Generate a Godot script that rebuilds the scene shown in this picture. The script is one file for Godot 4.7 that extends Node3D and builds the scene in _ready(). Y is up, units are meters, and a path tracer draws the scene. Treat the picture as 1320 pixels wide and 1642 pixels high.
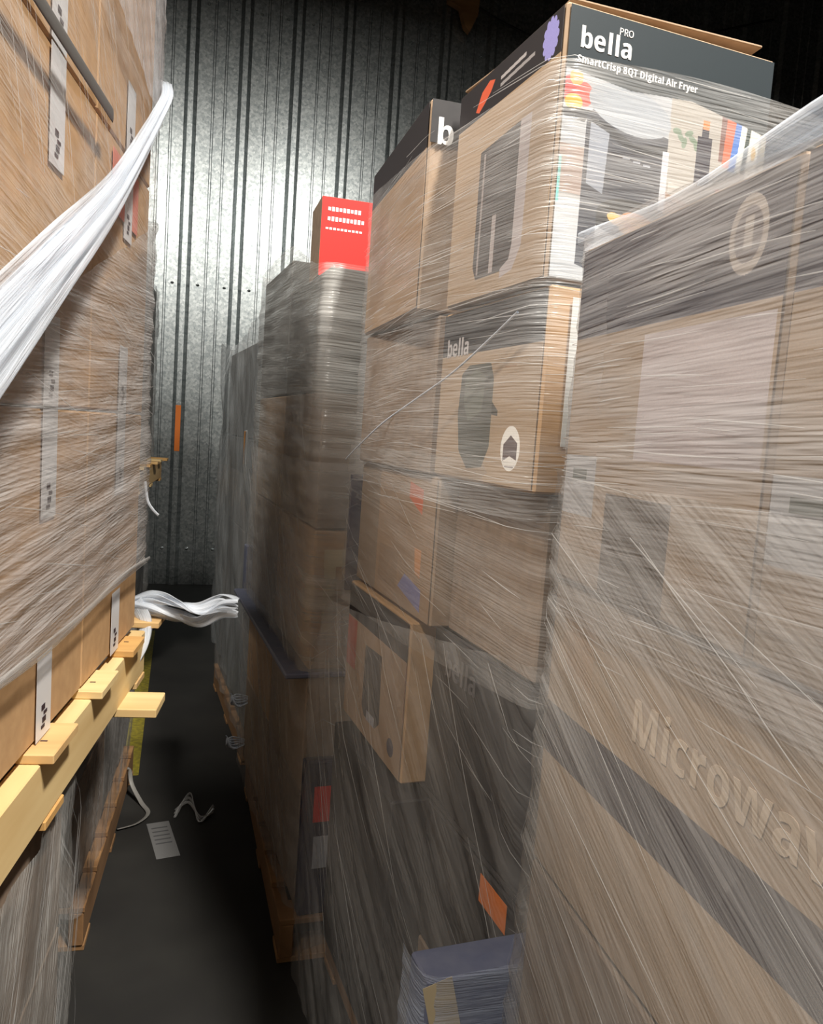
extends Node3D
# Narrow aisle between stretch-wrapped pallets, corrugated galvanised wall at its end.
# World: y up, metres, the aisle runs towards -z. Stack frames: a = away from the camera end, b = from the aisle face inwards.

var M := {}
var taken := {}
var rng := RandomNumberGenerator.new()

# ---------------------------------------------------------------- naming
func numbered(n: String) -> String:
	if not taken.has(n):
		taken[n] = 0
		return n
	taken[n] += 1
	return "%s_%03d" % [n, taken[n]]

func thing(called: String, label: String, category: String, at := Vector3.ZERO, turn := 0.0, group := "") -> Node3D:
	var o := Node3D.new()
	o.name = numbered(called)
	add_child(o)
	o.position = at
	o.rotation.y = turn
	o.set_meta("label", label)
	o.set_meta("category", category)
	if group != "":
		o.set_meta("group", group)
	return o

func part(called: String, mesh: Mesh, mat: Material, parent: Node3D, xf := Transform3D.IDENTITY) -> MeshInstance3D:
	var o := MeshInstance3D.new()
	o.mesh = mesh
	o.material_override = mat
	o.name = called
	o.transform = xf
	o.cast_shadow = GeometryInstance3D.SHADOW_CASTING_SETTING_ON
	parent.add_child(o, true)
	return o

func struct(called: String, mesh: Mesh, mat: Material, label: String, at := Vector3.ZERO) -> MeshInstance3D:
	var o := part(called, mesh, mat, self, Transform3D(Basis.IDENTITY, at))
	o.set_meta("kind", "structure")
	o.set_meta("label", label)
	o.set_meta("category", called.split("_")[0])
	return o

# ---------------------------------------------------------------- shapes
func begin() -> SurfaceTool:
	var st := SurfaceTool.new()
	st.begin(Mesh.PRIMITIVE_TRIANGLES)
	return st

func quad(st: SurfaceTool, p: Array, uv: Array) -> void:
	# p: four corners, clockwise as seen from the front
	for k in [0, 1, 2, 0, 2, 3]:
		st.set_uv(uv[k])
		st.add_vertex(p[k])

# box with chamfered edges; u runs along the longest side (metres)
func box_mesh(size: Vector3, ch := 0.003, sag := 0.0, sd := 0) -> ArrayMesh:
	var st := begin()
	var h := size / 2.0
	var c: float = min(ch, min(h.x, min(h.y, h.z)) * 0.9)
	st.set_smooth_group(-1)
	var axes := [Vector3.RIGHT, Vector3.UP, Vector3.BACK]
	var r := RandomNumberGenerator.new()
	r.seed = sd
	var long_axis := size.max_axis_index()
	var uo := r.randf() * 3.0
	var vo := r.randf() * 3.0
	var put := func(pts: Array) -> void:
		var n: Vector3 = (pts[1] - pts[0]).cross(pts[2] - pts[0])
		var mid: Vector3 = Vector3.ZERO
		for q in pts:
			mid += q
		mid /= pts.size()
		if n.dot(mid) > 0.0:
			pts = pts.duplicate()
			pts.reverse()
		for k in range(1, pts.size() - 1):
			for q in [pts[0], pts[k], pts[k + 1]]:
				var u: float = q[long_axis]
				var v: float = q[(long_axis + 1) % 3] + q[(long_axis + 2) % 3]
				st.set_uv(Vector2(u + uo, v + vo))
				st.add_vertex(q)
	for ax in 3:
		var bx := (ax + 1) % 3
		var cx := (ax + 2) % 3
		for s in [-1.0, 1.0]:
			var pts := []
			for t in [[-1, -1], [1, -1], [1, 1], [-1, 1]]:
				var q := Vector3.ZERO
				q[ax] = s * h[ax]
				q[bx] = t[0] * (h[bx] - c)
				q[cx] = t[1] * (h[cx] - c)
				pts.append(q)
			if sag > 0.0:
				var mid := Vector3.ZERO
				mid[ax] = s * (h[ax] + sag)
				for k in 4:
					put.call([pts[k], pts[(k + 1) % 4], mid])
			else:
				put.call(pts)
		for s in [-1.0, 1.0]:
			for t in [-1.0, 1.0]:
				var e := []
				for w in [-1.0, 1.0]:
					var q1 := Vector3.ZERO
					q1[ax] = w * (h[ax] - c)
					q1[bx] = s * h[bx]
					q1[cx] = t * (h[cx] - c)
					var q2 := Vector3.ZERO
					q2[ax] = w * (h[ax] - c)
					q2[bx] = s * (h[bx] - c)
					q2[cx] = t * h[cx]
					e.append([q1, q2])
				put.call([e[0][0], e[1][0], e[1][1], e[0][1]])
	for sx in [-1.0, 1.0]:
		for sy in [-1.0, 1.0]:
			for sz in [-1.0, 1.0]:
				put.call([Vector3(sx * h.x, sy * (h.y - c), sz * (h.z - c)), Vector3(sx * (h.x - c), sy * h.y, sz * (h.z - c)), Vector3(sx * (h.x - c), sy * (h.y - c), sz * h.z)])
	st.generate_normals()
	return st.commit()

# thin printed sheet in the x-y plane facing +z, uv 0..1, with a little thickness
func sheet_mesh(w: float, h: float, t := 0.0008) -> ArrayMesh:
	var st := begin()
	var a := Vector3(-w / 2, h / 2, t)
	var b := Vector3(w / 2, h / 2, t)
	var c := Vector3(w / 2, -h / 2, t)
	var d := Vector3(-w / 2, -h / 2, t)
	var back := Vector3(0, 0, -t)
	st.set_smooth_group(-1)
	quad(st, [a, b, c, d], [Vector2(0, 0), Vector2(1, 0), Vector2(1, 1), Vector2(0, 1)])
	var rim := [[a, b], [b, c], [c, d], [d, a]]
	var cs := {0: Vector2(0, 0), 1: Vector2(1, 0), 2: Vector2(1, 1), 3: Vector2(0, 1)}
	for k in 4:
		var e: Array = rim[k]
		quad(st, [e[1], e[0], e[0] + back, e[1] + back], [cs[(k + 1) % 4], cs[k], cs[k], cs[(k + 1) % 4]])
	st.generate_normals()
	return st.commit()

# sweep an ellipse (w across, t thick) along points; twist in radians along the way
func ribbon(points: Array, w: Array, t: float, up: Vector3, twist := 0.0, seg := 10, folds := 0.0) -> ArrayMesh:
	var st := begin()
	st.set_smooth_group(0)
	var n := points.size()
	var rings := []
	var run := 0.0
	for i in n:
		var p: Vector3 = points[i]
		var d: Vector3 = (points[min(i + 1, n - 1)] - points[max(i - 1, 0)]).normalized()
		var side := d.cross(up).normalized()
		var nn := side.cross(d).normalized()
		var ang := twist * float(i) / float(n - 1)
		var e1 := side.rotated(d, ang)
		var e2 := nn.rotated(d, ang)
		var ring := []
		if i > 0:
			run += (points[i] - points[i - 1]).length()
		for k in seg + 1:
			var f := TAU * k / float(seg)
			var rr: float = 1.0 + folds * sin(f * 5.0 + i * 0.23) + folds * 0.6 * sin(f * 8.0 - i * 0.11)
			ring.append([p + e1 * (cos(f) * w[i] * 0.5 * rr) + e2 * (sin(f) * t * 0.5 * rr), Vector2(run, k / float(seg) * 0.2)])
		rings.append(ring)
	for i in n - 1:
		for k in seg:
			var q := [rings[i][k], rings[i][k + 1], rings[i + 1][k + 1], rings[i + 1][k]]
			quad(st, [q[0][0], q[1][0], q[2][0], q[3][0]], [q[0][1], q[1][1], q[2][1], q[3][1]])
	st.index()
	st.generate_normals()
	st.generate_tangents()
	return st.commit()

func curve_points(ctrl: Array, n: int) -> Array:
	var c := Curve3D.new()
	for i in ctrl.size():
		var a: Vector3 = ctrl[max(i - 1, 0)]
		var b: Vector3 = ctrl[min(i + 1, ctrl.size() - 1)]
		var tg := (b - a) / 6.0
		c.add_point(ctrl[i], -tg, tg)
	var out := []
	var l := c.get_baked_length()
	for i in n:
		out.append(c.sample_baked(l * i / float(n - 1), true))
	return out

func lettering(parent: Node3D, called: String, text: String, cap: float, mat: Material, xf: Transform3D, bold := true) -> MeshInstance3D:
	var f := SystemFont.new()
	f.font_names = PackedStringArray(["Droid Sans"])
	f.font_weight = 700 if bold else 400
	var tm := TextMesh.new()
	tm.text = text
	tm.font = f
	tm.font_size = 48
	tm.pixel_size = cap / 48.0 / 0.72
	tm.depth = 0.0008
	tm.horizontal_alignment = HORIZONTAL_ALIGNMENT_LEFT
	tm.curve_step = 2.0
	return part(called, tm, mat, parent, xf)

# ---------------------------------------------------------------- textures
func noise(freq: float, sd: int, kind := FastNoiseLite.TYPE_SIMPLEX_SMOOTH, oct := 3) -> FastNoiseLite:
	var n := FastNoiseLite.new()
	n.noise_type = kind
	n.frequency = freq
	n.seed = sd
	n.fractal_octaves = oct
	return n

func streaks(w: int, h: int, freq: float, sd: int, size: int) -> PackedByteArray:
	var im := noise(freq, sd, FastNoiseLite.TYPE_SIMPLEX_SMOOTH, 3).get_seamless_image(w, h)
	im.resize(size, size, Image.INTERPOLATE_CUBIC)
	im.convert(Image.FORMAT_L8)
	return im.get_data()

func tex(im: Image) -> ImageTexture:
	return ImageTexture.create_from_image(im)

# stretched film: milky threads along u
func film_textures(sd: int, thread_share := .20, size := 1024) -> Array:
	var fine := streaks(40, size, 0.16, sd, size)
	var mid := streaks(24, 256, 0.10, sd + 1, size)
	var big := streaks(32, 64, 0.06, sd + 2, size)
	var data := PackedByteArray()
	data.resize(size * size * 4)
	var hgt := PackedByteArray()
	hgt.resize(size * size)
	for i in size * size:
		var f: float = fine[i] / 255.0
		var m: float = mid[i] / 255.0
		var g: float = big[i] / 255.0
		var thread: float = clamp((f - 0.52) * 3.2, 0.0, 1.0)
		var a: float = 0.42 + thread_share * thread * (0.35 + m) + 0.30 * (m - 0.45) + 0.40 * (g - 0.5)
		data[i * 4] = 255
		data[i * 4 + 1] = 255
		data[i * 4 + 2] = 255
		data[i * 4 + 3] = int(clamp(a, 0.03, 1.0) * 255.0)
		hgt[i] = int(clamp(f * 0.7 + m * 0.3, 0.0, 1.0) * 255.0)
	var al := Image.create_from_data(size, size, false, Image.FORMAT_RGBA8, data)
	var nm := Image.create_from_data(size, size, false, Image.FORMAT_L8, hgt)
	nm.bump_map_to_normal_map(7.0)
	return [tex(al), tex(nm)]

func film_material(t: Array, color: Color, rough := 0.26, nscale := 0.5, spec := 0.6) -> StandardMaterial3D:
	var m := StandardMaterial3D.new()
	m.transparency = BaseMaterial3D.TRANSPARENCY_ALPHA
	m.albedo_color = color
	m.albedo_texture = t[0]
	m.roughness = rough
	m.metallic_specular = spec
	m.normal_enabled = true
	m.normal_texture = t[1]
	m.normal_scale = nscale
	m.cull_mode = BaseMaterial3D.CULL_DISABLED
	return m

func plain(color: Color, rough := 0.8, metal := 0.0, spec := 0.5) -> StandardMaterial3D:
	var m := StandardMaterial3D.new()
	m.albedo_color = color
	m.roughness = rough
	m.metallic = metal
	m.metallic_specular = spec
	return m

func mottled(c1: Color, c2: Color, freq: float, sd: int, scale: float, rough := 0.85, stretch := 1.0, cell := false, world := false) -> StandardMaterial3D:
	var n := noise(freq, sd, FastNoiseLite.TYPE_CELLULAR if cell else FastNoiseLite.TYPE_SIMPLEX_SMOOTH, 4)
	if cell:
		n.cellular_return_type = FastNoiseLite.RETURN_CELL_VALUE
		n.fractal_octaves = 2
	var im := n.get_seamless_image(int(512 / stretch), 512)
	im.resize(512, 512, Image.INTERPOLATE_CUBIC)
	im.convert(Image.FORMAT_L8)
	var d := im.get_data()
	var out := PackedByteArray()
	out.resize(512 * 512 * 3)
	for i in 512 * 512:
		var c := c1.lerp(c2, d[i] / 255.0)
		out[i * 3] = int(c.r * 255)
		out[i * 3 + 1] = int(c.g * 255)
		out[i * 3 + 2] = int(c.b * 255)
	var m := StandardMaterial3D.new()
	m.albedo_texture = tex(Image.create_from_data(512, 512, false, Image.FORMAT_RGB8, out))
	m.roughness = rough
	m.uv1_scale = Vector3.ONE * scale
	if stretch == 1.0:
		m.uv1_triplanar = true
		m.uv1_world_triplanar = world
	return m

# ---- a small painter for flat print (coordinates 0..1)
func fill_poly(im: Image, pts: Array, col: Color) -> void:
	var w := im.get_width()
	var h := im.get_height()
	var lo := 1.0
	var hi := 0.0
	for p in pts:
		lo = min(lo, p.y)
		hi = max(hi, p.y)
	for y in range(max(0, int(lo * h)), min(h, int(hi * h) + 1)):
		var fy := (y + 0.5) / h
		var xs := []
		for i in pts.size():
			var a: Vector2 = pts[i]
			var b: Vector2 = pts[(i + 1) % pts.size()]
			if (a.y <= fy) != (b.y <= fy):
				xs.append(a.x + (fy - a.y) / (b.y - a.y) * (b.x - a.x))
		xs.sort()
		for k in range(0, xs.size() - 1, 2):
			var x0: int = clamp(int(xs[k] * w), 0, w)
			var x1: int = clamp(int(xs[k + 1] * w), 0, w)
			if x1 > x0:
				im.fill_rect(Rect2i(x0, y, x1 - x0, 1), col)

func V(a: Array) -> Array:
	var o := []
	for i in range(0, a.size(), 2):
		o.append(Vector2(a[i], a[i + 1]))
	return o

func fill_oval(im: Image, cx: float, cy: float, rx: float, ry: float, col: Color, tilt := 0.0) -> void:
	var pts := []
	for k in 40:
		var f := TAU * k / 40.0
		pts.append(Vector2(cx, cy) + Vector2(cos(f) * rx, sin(f) * ry).rotated(tilt))
	fill_poly(im, pts, col)

func fill_box(im: Image, x0: float, y0: float, x1: float, y1: float, col: Color) -> void:
	fill_poly(im, V([x0, y0, x1, y0, x1, y1, x0, y1]), col)

func speckle(im: Image, amount: float, sd: int) -> void:
	var r := RandomNumberGenerator.new()
	r.seed = sd
	for y in im.get_height():
		for x in im.get_width():
			var c := im.get_pixel(x, y)
			var k := 1.0 + (r.randf() - 0.5) * amount
			im.set_pixel(x, y, Color(clamp(c.r * k, 0, 1), clamp(c.g * k, 0, 1), clamp(c.b * k, 0, 1)))

func print_material(im: Image, rough := 0.45) -> StandardMaterial3D:
	var m := StandardMaterial3D.new()
	m.albedo_texture = tex(im)
	m.roughness = rough
	return m

func front_print() -> Image:
	var im := Image.create(512, 540, false, Image.FORMAT_RGB8)
	im.fill(Color8(176, 177, 178))
	fill_box(im, 0, .2, .55, .62, Color8(178, 182, 188))
	fill_poly(im, V([.5, .2, 1, .2, 1, .72, .5, .62]), Color8(172, 168, 162))
	fill_poly(im, V([.52, .56, 1.0, .66, 1.0, .76, .52, .62]), Color8(196, 192, 186))
	fill_poly(im, V([.5, .6, .95, .72, .95, 1, .5, 1]), Color8(176, 142, 118))
	fill_poly(im, V([.5, .62, .95, .735, .95, .75, .5, .635]), Color8(120, 96, 78))
	fill_poly(im, V([0, .5, .13, .5, .13, .68, 0, .68]), Color8(168, 150, 142))
	fill_poly(im, V([0, .7, .2, .7, .3, 1, 0, 1]), Color8(196, 200, 205))
	# fruit bowl
	fill_oval(im, .03, .30, .05, .05, Color8(205, 84, 84))
	fill_oval(im, .09, .31, .04, .045, Color8(212, 100, 90))
	fill_oval(im, .045, .345, .04, .03, Color8(232, 190, 60))
	fill_oval(im, .05, .255, .03, .03, Color8(226, 170, 90))
	fill_poly(im, V([0, .37, .13, .36, .1, .41, 0, .4]), Color8(52, 55, 62))
	# fryer body
	fill_poly(im, V([.11, .38, .16, .33, .5, .40, .5, .74, .42, .9, .2, .96, .11, .94]), Color8(58, 62, 74))
	fill_oval(im, .31, .33, .2, .085, Color8(166, 173, 182), .14)
	fill_poly(im, V([.13, .38, .22, .40, .34, .45, .5, .43, .5, .47, .34, .485, .22, .44, .12, .41]), Color8(40, 43, 50))
	fill_poly(im, V([.13, .40, .22, .43, .21, .66, .13, .63]), Color8(146, 154, 168))
	fill_poly(im, V([.48, .45, .51, .45, .51, .68, .48, .7]), Color8(206, 208, 216))
	for k in 3:
		fill_box(im, .29 + k * .05, .505 + k * .006, .325 + k * .05, .512 + k * .006, Color8(168, 174, 186))
	# drawer with the food
	fill_poly(im, V([.19, .72, .62, .78, .6, .94, .45, 1, .2, 1]), Color8(44, 47, 52))
	fill_poly(im, V([.19, .78, .31, .82, .31, 1, .19, 1]), Color8(192, 196, 200))
	fill_oval(im, .41, .75, .22, .085, Color8(36, 38, 42), .13)
	fill_oval(im, .39, .755, .09, .045, Color8(214, 140, 66), .2)
	fill_oval(im, .385, .745, .06, .02, Color8(232, 176, 96), .2)
	fill_oval(im, .285, .745, .045, .022, Color8(226, 180, 110), .3)
	fill_oval(im, .35, .785, .05, .014, Color8(218, 160, 84), .2)
	# plant, bottle, books, bowl
	for k in 6:
		fill_oval(im, .54 + k * .02, .36 + (k % 3) * .02, .022, .012, Color8(120, 138, 120), k * .9)
	fill_box(im, .645, .36, .72, .55, Color8(54, 52, 64))
	fill_box(im, .665, .32, .70, .365, Color8(54, 52, 64))
	fill_box(im, .667, .295, .70, .33, Color8(226, 130, 72))
	fill_box(im, .76, .25, .79, .44, Color8(124, 90, 84))
	fill_poly(im, V([.79, .25, .84, .25, .82, .46, .78, .46]), Color8(206, 112, 84))
	fill_poly(im, V([.84, .25, .87, .25, .85, .47, .815, .47]), Color8(84, 128, 204))
	fill_poly(im, V([.87, .25, .90, .25, .88, .47, .85, .47]), Color8(226, 226, 220))
	fill_poly(im, V([.90, .26, .92, .26, .9, .47, .88, .47]), Color8(44, 62, 58))
	fill_poly(im, V([.92, .26, .97, .26, .955, .5, .905, .5]), Color8(232, 230, 222))
	fill_oval(im, .94, .38, .012, .03, Color8(226, 190, 120))
	fill_box(im, .975, .27, 1, .56, Color8(186, 180, 160))
	fill_oval(im, .92, .52, .03, .04, Color8(238, 236, 236))
	fill_oval(im, .915, .575, .045, .04, Color8(84, 96, 160))
	fill_box(im, .76, .55, .785, .58, Color8(206, 90, 70))
	fill_box(im, 0, .55, .012, .72, Color8(130, 200, 196))
	# header band
	fill_box(im, 0, 0, 1, .215, Color8(50, 58, 63))
	fill_poly(im, V([0, .2, .55, .2, .6, .235, .3, .255, 0, .225]), Color8(50, 58, 63))
	fill_poly(im, V([.5, .2, 1, .2, 1, .3, .6, .235]), Color8(52, 60, 64))
	speckle(im, .05, 3)
	return im

func side_print(kraft: Color, variant: int) -> Image:
	var im := Image.create(512, 520, false, Image.FORMAT_RGB8)
	im.fill(kraft)
	var ink := Color8(40, 37, 40)
	var grey := Color8(66, 60, 60)
	if variant == 0:      # fryer with silver rim, badge and swash in the header
		fill_box(im, 0, 0, 1, .17, ink)
		fill_oval(im, .91, .085, .055, .07, Color8(150, 146, 206))
		for k in 12:
			fill_oval(im, .91 + .052 * cos(k * TAU / 12), .085 + .066 * sin(k * TAU / 12), .014, .016, Color8(150, 146, 206))
		fill_poly(im, V([.20, .13, .26, .06, .34, .035, .40, .05, .36, .09, .30, .12, .24, .145]), Color8(206, 92, 62))
		fill_poly(im, V([.46, .06, .7, .05, .7, .066, .46, .076]), Color8(170, 165, 165))
		fill_poly(im, V([.46, .09, .78, .08, .78, .096, .46, .106]), Color8(150, 146, 146))
		fill_poly(im, V([.30, .34, .74, .32, .74, .86, .70, .92, .34, .92, .30, .86]), grey)
		fill_poly(im, V([.70, .32, .80, .32, .79, .84, .72, .93, .60, .95, .60, .91, .68, .88, .70, .82]), Color8(176, 166, 166))
		fill_poly(im, V([.34, .36, .36, .36, .36, .9, .34, .9]), Color8(150, 140, 138))
		fill_poly(im, V([.48, .66, .52, .66, .52, .91, .48, .91]), Color8(170, 160, 158))
	elif variant == 1:    # upright fryer and an oval badge
		fill_box(im, 0, 0, 1, .26, ink)
		fill_poly(im, V([.26, .38, .34, .33, .56, .33, .60, .42, .60, .80, .54, .92, .38, .94, .28, .84, .24, .62]), Color8(88, 88, 82))
		fill_poly(im, V([.30, .40, .42, .36, .52, .40, .50, .60, .36, .66, .30, .56]), Color8(104, 106, 98))
		fill_poly(im, V([.60, .55, .66, .60, .66, .63, .60, .62]), Color8(70, 66, 60))
		fill_oval(im, .80, .80, .085, .12, Color8(232, 228, 222))
		fill_poly(im, V([.74, .78, .80, .73, .86, .77, .86, .86, .80, .84, .74, .87]), Color8(84, 66, 66))
		fill_box(im, .76, .895, .84, .902, Color8(120, 110, 110))
		fill_box(im, .70, .36, .80, .368, Color8(150, 116, 88))
	elif variant == 2:    # wide header with badge, pale panel and square fryer
		fill_box(im, 0, 0, 1, .265, Color8(46, 44, 60))
		fill_box(im, 0, .18, 1, .26, Color8(34, 33, 54))
		fill_oval(im, .86, .12, .07, .085, Color8(196, 184, 172))
		fill_oval(im, .86, .12, .05, .06, Color8(122, 112, 112))
		fill_box(im, .845, .08, .875, .15, Color8(206, 196, 186))
		fill_box(im, .44, .29, .99, .62, Color8(196, 184, 184))
		fill_box(im, .30, .72, .66, 1, Color8(84, 74, 66))
		fill_box(im, 0, .62, .22, .8, Color8(176, 176, 178))
		fill_box(im, .06, .66, .16, .69, Color8(110, 116, 112))
	elif variant == 3:    # kraft with square fryer, header
		fill_box(im, 0, 0, 1, .24, ink)
		fill_poly(im, V([.36, .36, .64, .34, .66, .80, .60, .86, .40, .86, .35, .80]), grey)
		fill_poly(im, V([.44, .80, .58, .80, .58, .87, .44, .87]), Color8(150, 150, 160))
		fill_oval(im, .85, .86, .05, .06, Color8(74, 66, 74))
		fill_box(im, 0, .25, .18, .62, Color8(176, 90, 72))
	elif variant == 4:    # plain wide header only
		fill_box(im, 0, 0, 1, .22, ink)
		fill_box(im, .08, .34, .4, .9, Color8(150, 122, 96))
	elif variant == 5:    # orange and lilac blocks
		fill_box(im, 0, 0, .30, 1, Color8(140, 122, 104))
		fill_poly(im, V([.70, .05, .86, .09, .86, .27, .70, .17]), Color8(206, 104, 62))
		fill_poly(im, V([.70, .74, .90, .80, .90, .96, .62, .86]), Color8(132, 132, 178))
		fill_poly(im, V([.80, .52, .88, .52, .88, .72, .82, .70]), Color8(206, 142, 86))
		fill_box(im, .34, .60, .60, .9, Color8(150, 124, 98))
	elif variant == 6:    # microwave carton, dark lower band
		fill_box(im, 0, .42, 1, .60, Color8(58, 52, 60))
		fill_box(im, .06, .06, .22, .3, Color8(168, 140, 112))
		fill_oval(im, .06, .24, .03, .05, Color8(186, 160, 132))
	speckle(im, .07, 10 + variant)
	return im

# ---------------------------------------------------------------- stacks
# frame of a stack: P = aisle corner at the camera end (floor), phi = turn, s = +1 when the stack is right of the aisle
func frame(p: Vector3, phi_deg: float, s: float) -> Dictionary:
	return {"P": p, "phi": deg_to_rad(phi_deg), "s": s}

func at(f: Dictionary, b: float, y: float, a: float) -> Vector3:
	return f.P + Basis(Vector3.UP, f.phi) * Vector3(f.s * b, y, -a)

# carton with a body, closing tape, and optional printed panels (aisle side and camera side)
func carton(f: Dictionary, b0: float, b1: float, y0: float, y1: float, a0: float, a1: float, called: String, label: String, group: String, mat: Material, side: Material = null, front: Material = null, turn_deg := 0.0) -> Node3D:
	var size := Vector3(b1 - b0, y1 - y0, a1 - a0)
	var c := at(f, (b0 + b1) / 2, y0, (a0 + a1) / 2)
	var o := thing(called, label, "box", c, f.phi + deg_to_rad(turn_deg), group)
	part("body", box_mesh(size, 0.004, 0.002, int(absf(c.x * 977 + c.z * 331 + y0 * 71))), mat, o, Transform3D(Basis.IDENTITY, Vector3(0, size.y / 2, 0)))
	var out: float = -f.s
	var face := Basis(Vector3.UP, out * PI / 2)
	if side:
		part("side_print", sheet_mesh(size.z - 0.010, size.y - 0.010), side, o, Transform3D(face, Vector3(out * (size.x / 2 + 0.0022), size.y / 2, 0)))
	if front:
		part("front_print", sheet_mesh(size.x - 0.010, size.y - 0.010), front, o, Transform3D(Basis.IDENTITY, Vector3(0, size.y / 2, size.z / 2 + 0.0022)))
	return o

# pallet: deck boards lie across (b), stringers run along (a)
func pallet(f: Dictionary, b0: float, b1: float, y0: float, h: float, a0: float, boards: Array, a1: float, called: String, label: String, mat: Array, group := "") -> Node3D:
	var o := thing(called, label, "pallet", at(f, 0, 0, 0), f.phi, group)
	var t := 0.018
	var w := b1 - b0
	var k := 0
	for bd in boards:
		k += 1
		var bl: float = bd[1] - bd[0]
		part("deck_board", box_mesh(Vector3(w + bd[2], t, bl), 0.002, 0.0, k), mat[k % mat.size()], o, Transform3D(Basis.IDENTITY, Vector3(f.s * ((b0 + b1) / 2 - bd[2] / 2), y0 + h - t / 2, -(bd[0] + bd[1]) / 2)))
	for b in [b0 + 0.024, (b0 + b1) / 2, b1 - 0.024]:
		k += 1
		part("stringer", box_mesh(Vector3(0.042, h - 2 * t - 0.001, a1 - a0), 0.003, 0.0, k), mat[k % mat.size()], o, Transform3D(Basis.IDENTITY, Vector3(f.s * b, y0 + h / 2, -(a0 + a1) / 2)))
	for i in 3:
		k += 1
		var c: float = a0 + 0.06 + (a1 - a0 - 0.12) * i / 2.0
		part("bottom_board", box_mesh(Vector3(w, t, 0.11), 0.002, 0.0, k), mat[k % mat.size()], o, Transform3D(Basis.IDENTITY, Vector3(f.s * (b0 + b1) / 2, y0 + t / 2, -c)))
	return o

# plan path sampling: points (b, a)
func path_at(path: Array, cum: Array, s: float) -> Array:
	var i := 0
	while i < path.size() - 2 and s > cum[i + 1]:
		i += 1
	var t: float = clamp((s - cum[i]) / max(cum[i + 1] - cum[i], 1e-6), 0.0, 1.0)
	var p: Vector2 = path[i].lerp(path[i + 1], t)
	var d: Vector2 = (path[i + 1] - path[i]).normalized()
	return [p, d]

func cumulate(path: Array) -> Array:
	var cum := [0.0]
	for i in range(1, path.size()):
		cum.append(cum[i - 1] + (path[i] - path[i - 1]).length())
	return cum

# rounds the corners of a plan path
func rounded(path: Array, r: float) -> Array:
	var out := [path[0]]
	for i in range(1, path.size() - 1):
		var p: Vector2 = path[i]
		var a: Vector2 = p + (path[i - 1] - p).limit_length(r)
		var b: Vector2 = p + (path[i + 1] - p).limit_length(r)
		for k in 5:
			var t := k / 4.0
			out.append(a.lerp(p, t).lerp(p.lerp(b, t), t))
	out.append(path[path.size() - 1])
	return out

# film round a load. opt: y0, y1 (numbers or callables of s), off, amp, ang (deg of the threads), scale, flare (callable y -> extra b outwards), seed, out (+1/-1 side of path)
func film(parent: Node3D, f: Dictionary, called: String, path0: Array, mat: Material, opt: Dictionary) -> MeshInstance3D:
	var path := rounded(path0, 0.03)
	var cum := cumulate(path)
	var L: float = cum[cum.size() - 1]
	var du: float = opt.get("du", 0.02)
	var dv: float = opt.get("dv", 0.012)
	var nu := int(ceil(L / du))
	var n := noise(1.0, opt.get("seed", 1), FastNoiseLite.TYPE_SIMPLEX_SMOOTH, 3)
	var ang: float = deg_to_rad(opt.get("ang", 0.0))
	var sc: float = opt.get("scale", 1.0)
	var amp: float = opt.get("amp", 0.004)
	var fine: float = opt.get("fine", 1.0)
	var off: float = opt.get("off", 0.008)
	var outw: float = opt.get("out", 1.0)
	var ymin := 99.0
	var ymax := -99.0
	var lo := []
	var hi := []
	for i in nu + 1:
		var s: float = L * i / nu
		var a: float = opt.y0.call(s) if opt.y0 is Callable else opt.y0
		var b: float = opt.y1.call(s) if opt.y1 is Callable else opt.y1
		lo.append(a)
		hi.append(b)
		ymin = min(ymin, a)
		ymax = max(ymax, b)
	var nv := int(ceil((ymax - ymin) / dv))
	var st := begin()
	st.set_smooth_group(0)
	for i in nu + 1:
		var s: float = L * i / nu
		var e := path_at(path, cum, s)
		var p: Vector2 = e[0]
		var d: Vector2 = e[1]
		var nrm := Vector2(d.y, -d.x) * outw
		for j in nv + 1:
			var y: float = lerp(float(lo[i]), float(hi[i]), j / float(nv))
			var us := s * cos(ang) + y * sin(ang)
			var vs := -s * sin(ang) + y * cos(ang)
			var w := n.get_noise_2d(us * 1.6, vs * 26.0) * amp * fine + n.get_noise_2d(us * 1.2 + 50.0, vs * 4.0) * amp * 1.2
			var ex := 0.0
			if opt.has("flare"):
				ex = opt.flare.call(s, y)
			var q: Vector2 = p + nrm * (off + max(w, -off * 0.8) + ex)
			st.set_uv(Vector2(us / sc, vs / sc))
			st.add_vertex(Vector3(f.s * q.x, y, -q.y))
	for i in nu:
		for j in nv:
			var k := i * (nv + 1) + j
			st.add_index(k)
			st.add_index(k + 1)
			st.add_index(k + nv + 2)
			st.add_index(k)
			st.add_index(k + nv + 2)
			st.add_index(k + nv + 1)
	st.generate_normals()
	st.generate_tangents()
	return part(called, st.commit(), mat, parent)

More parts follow.
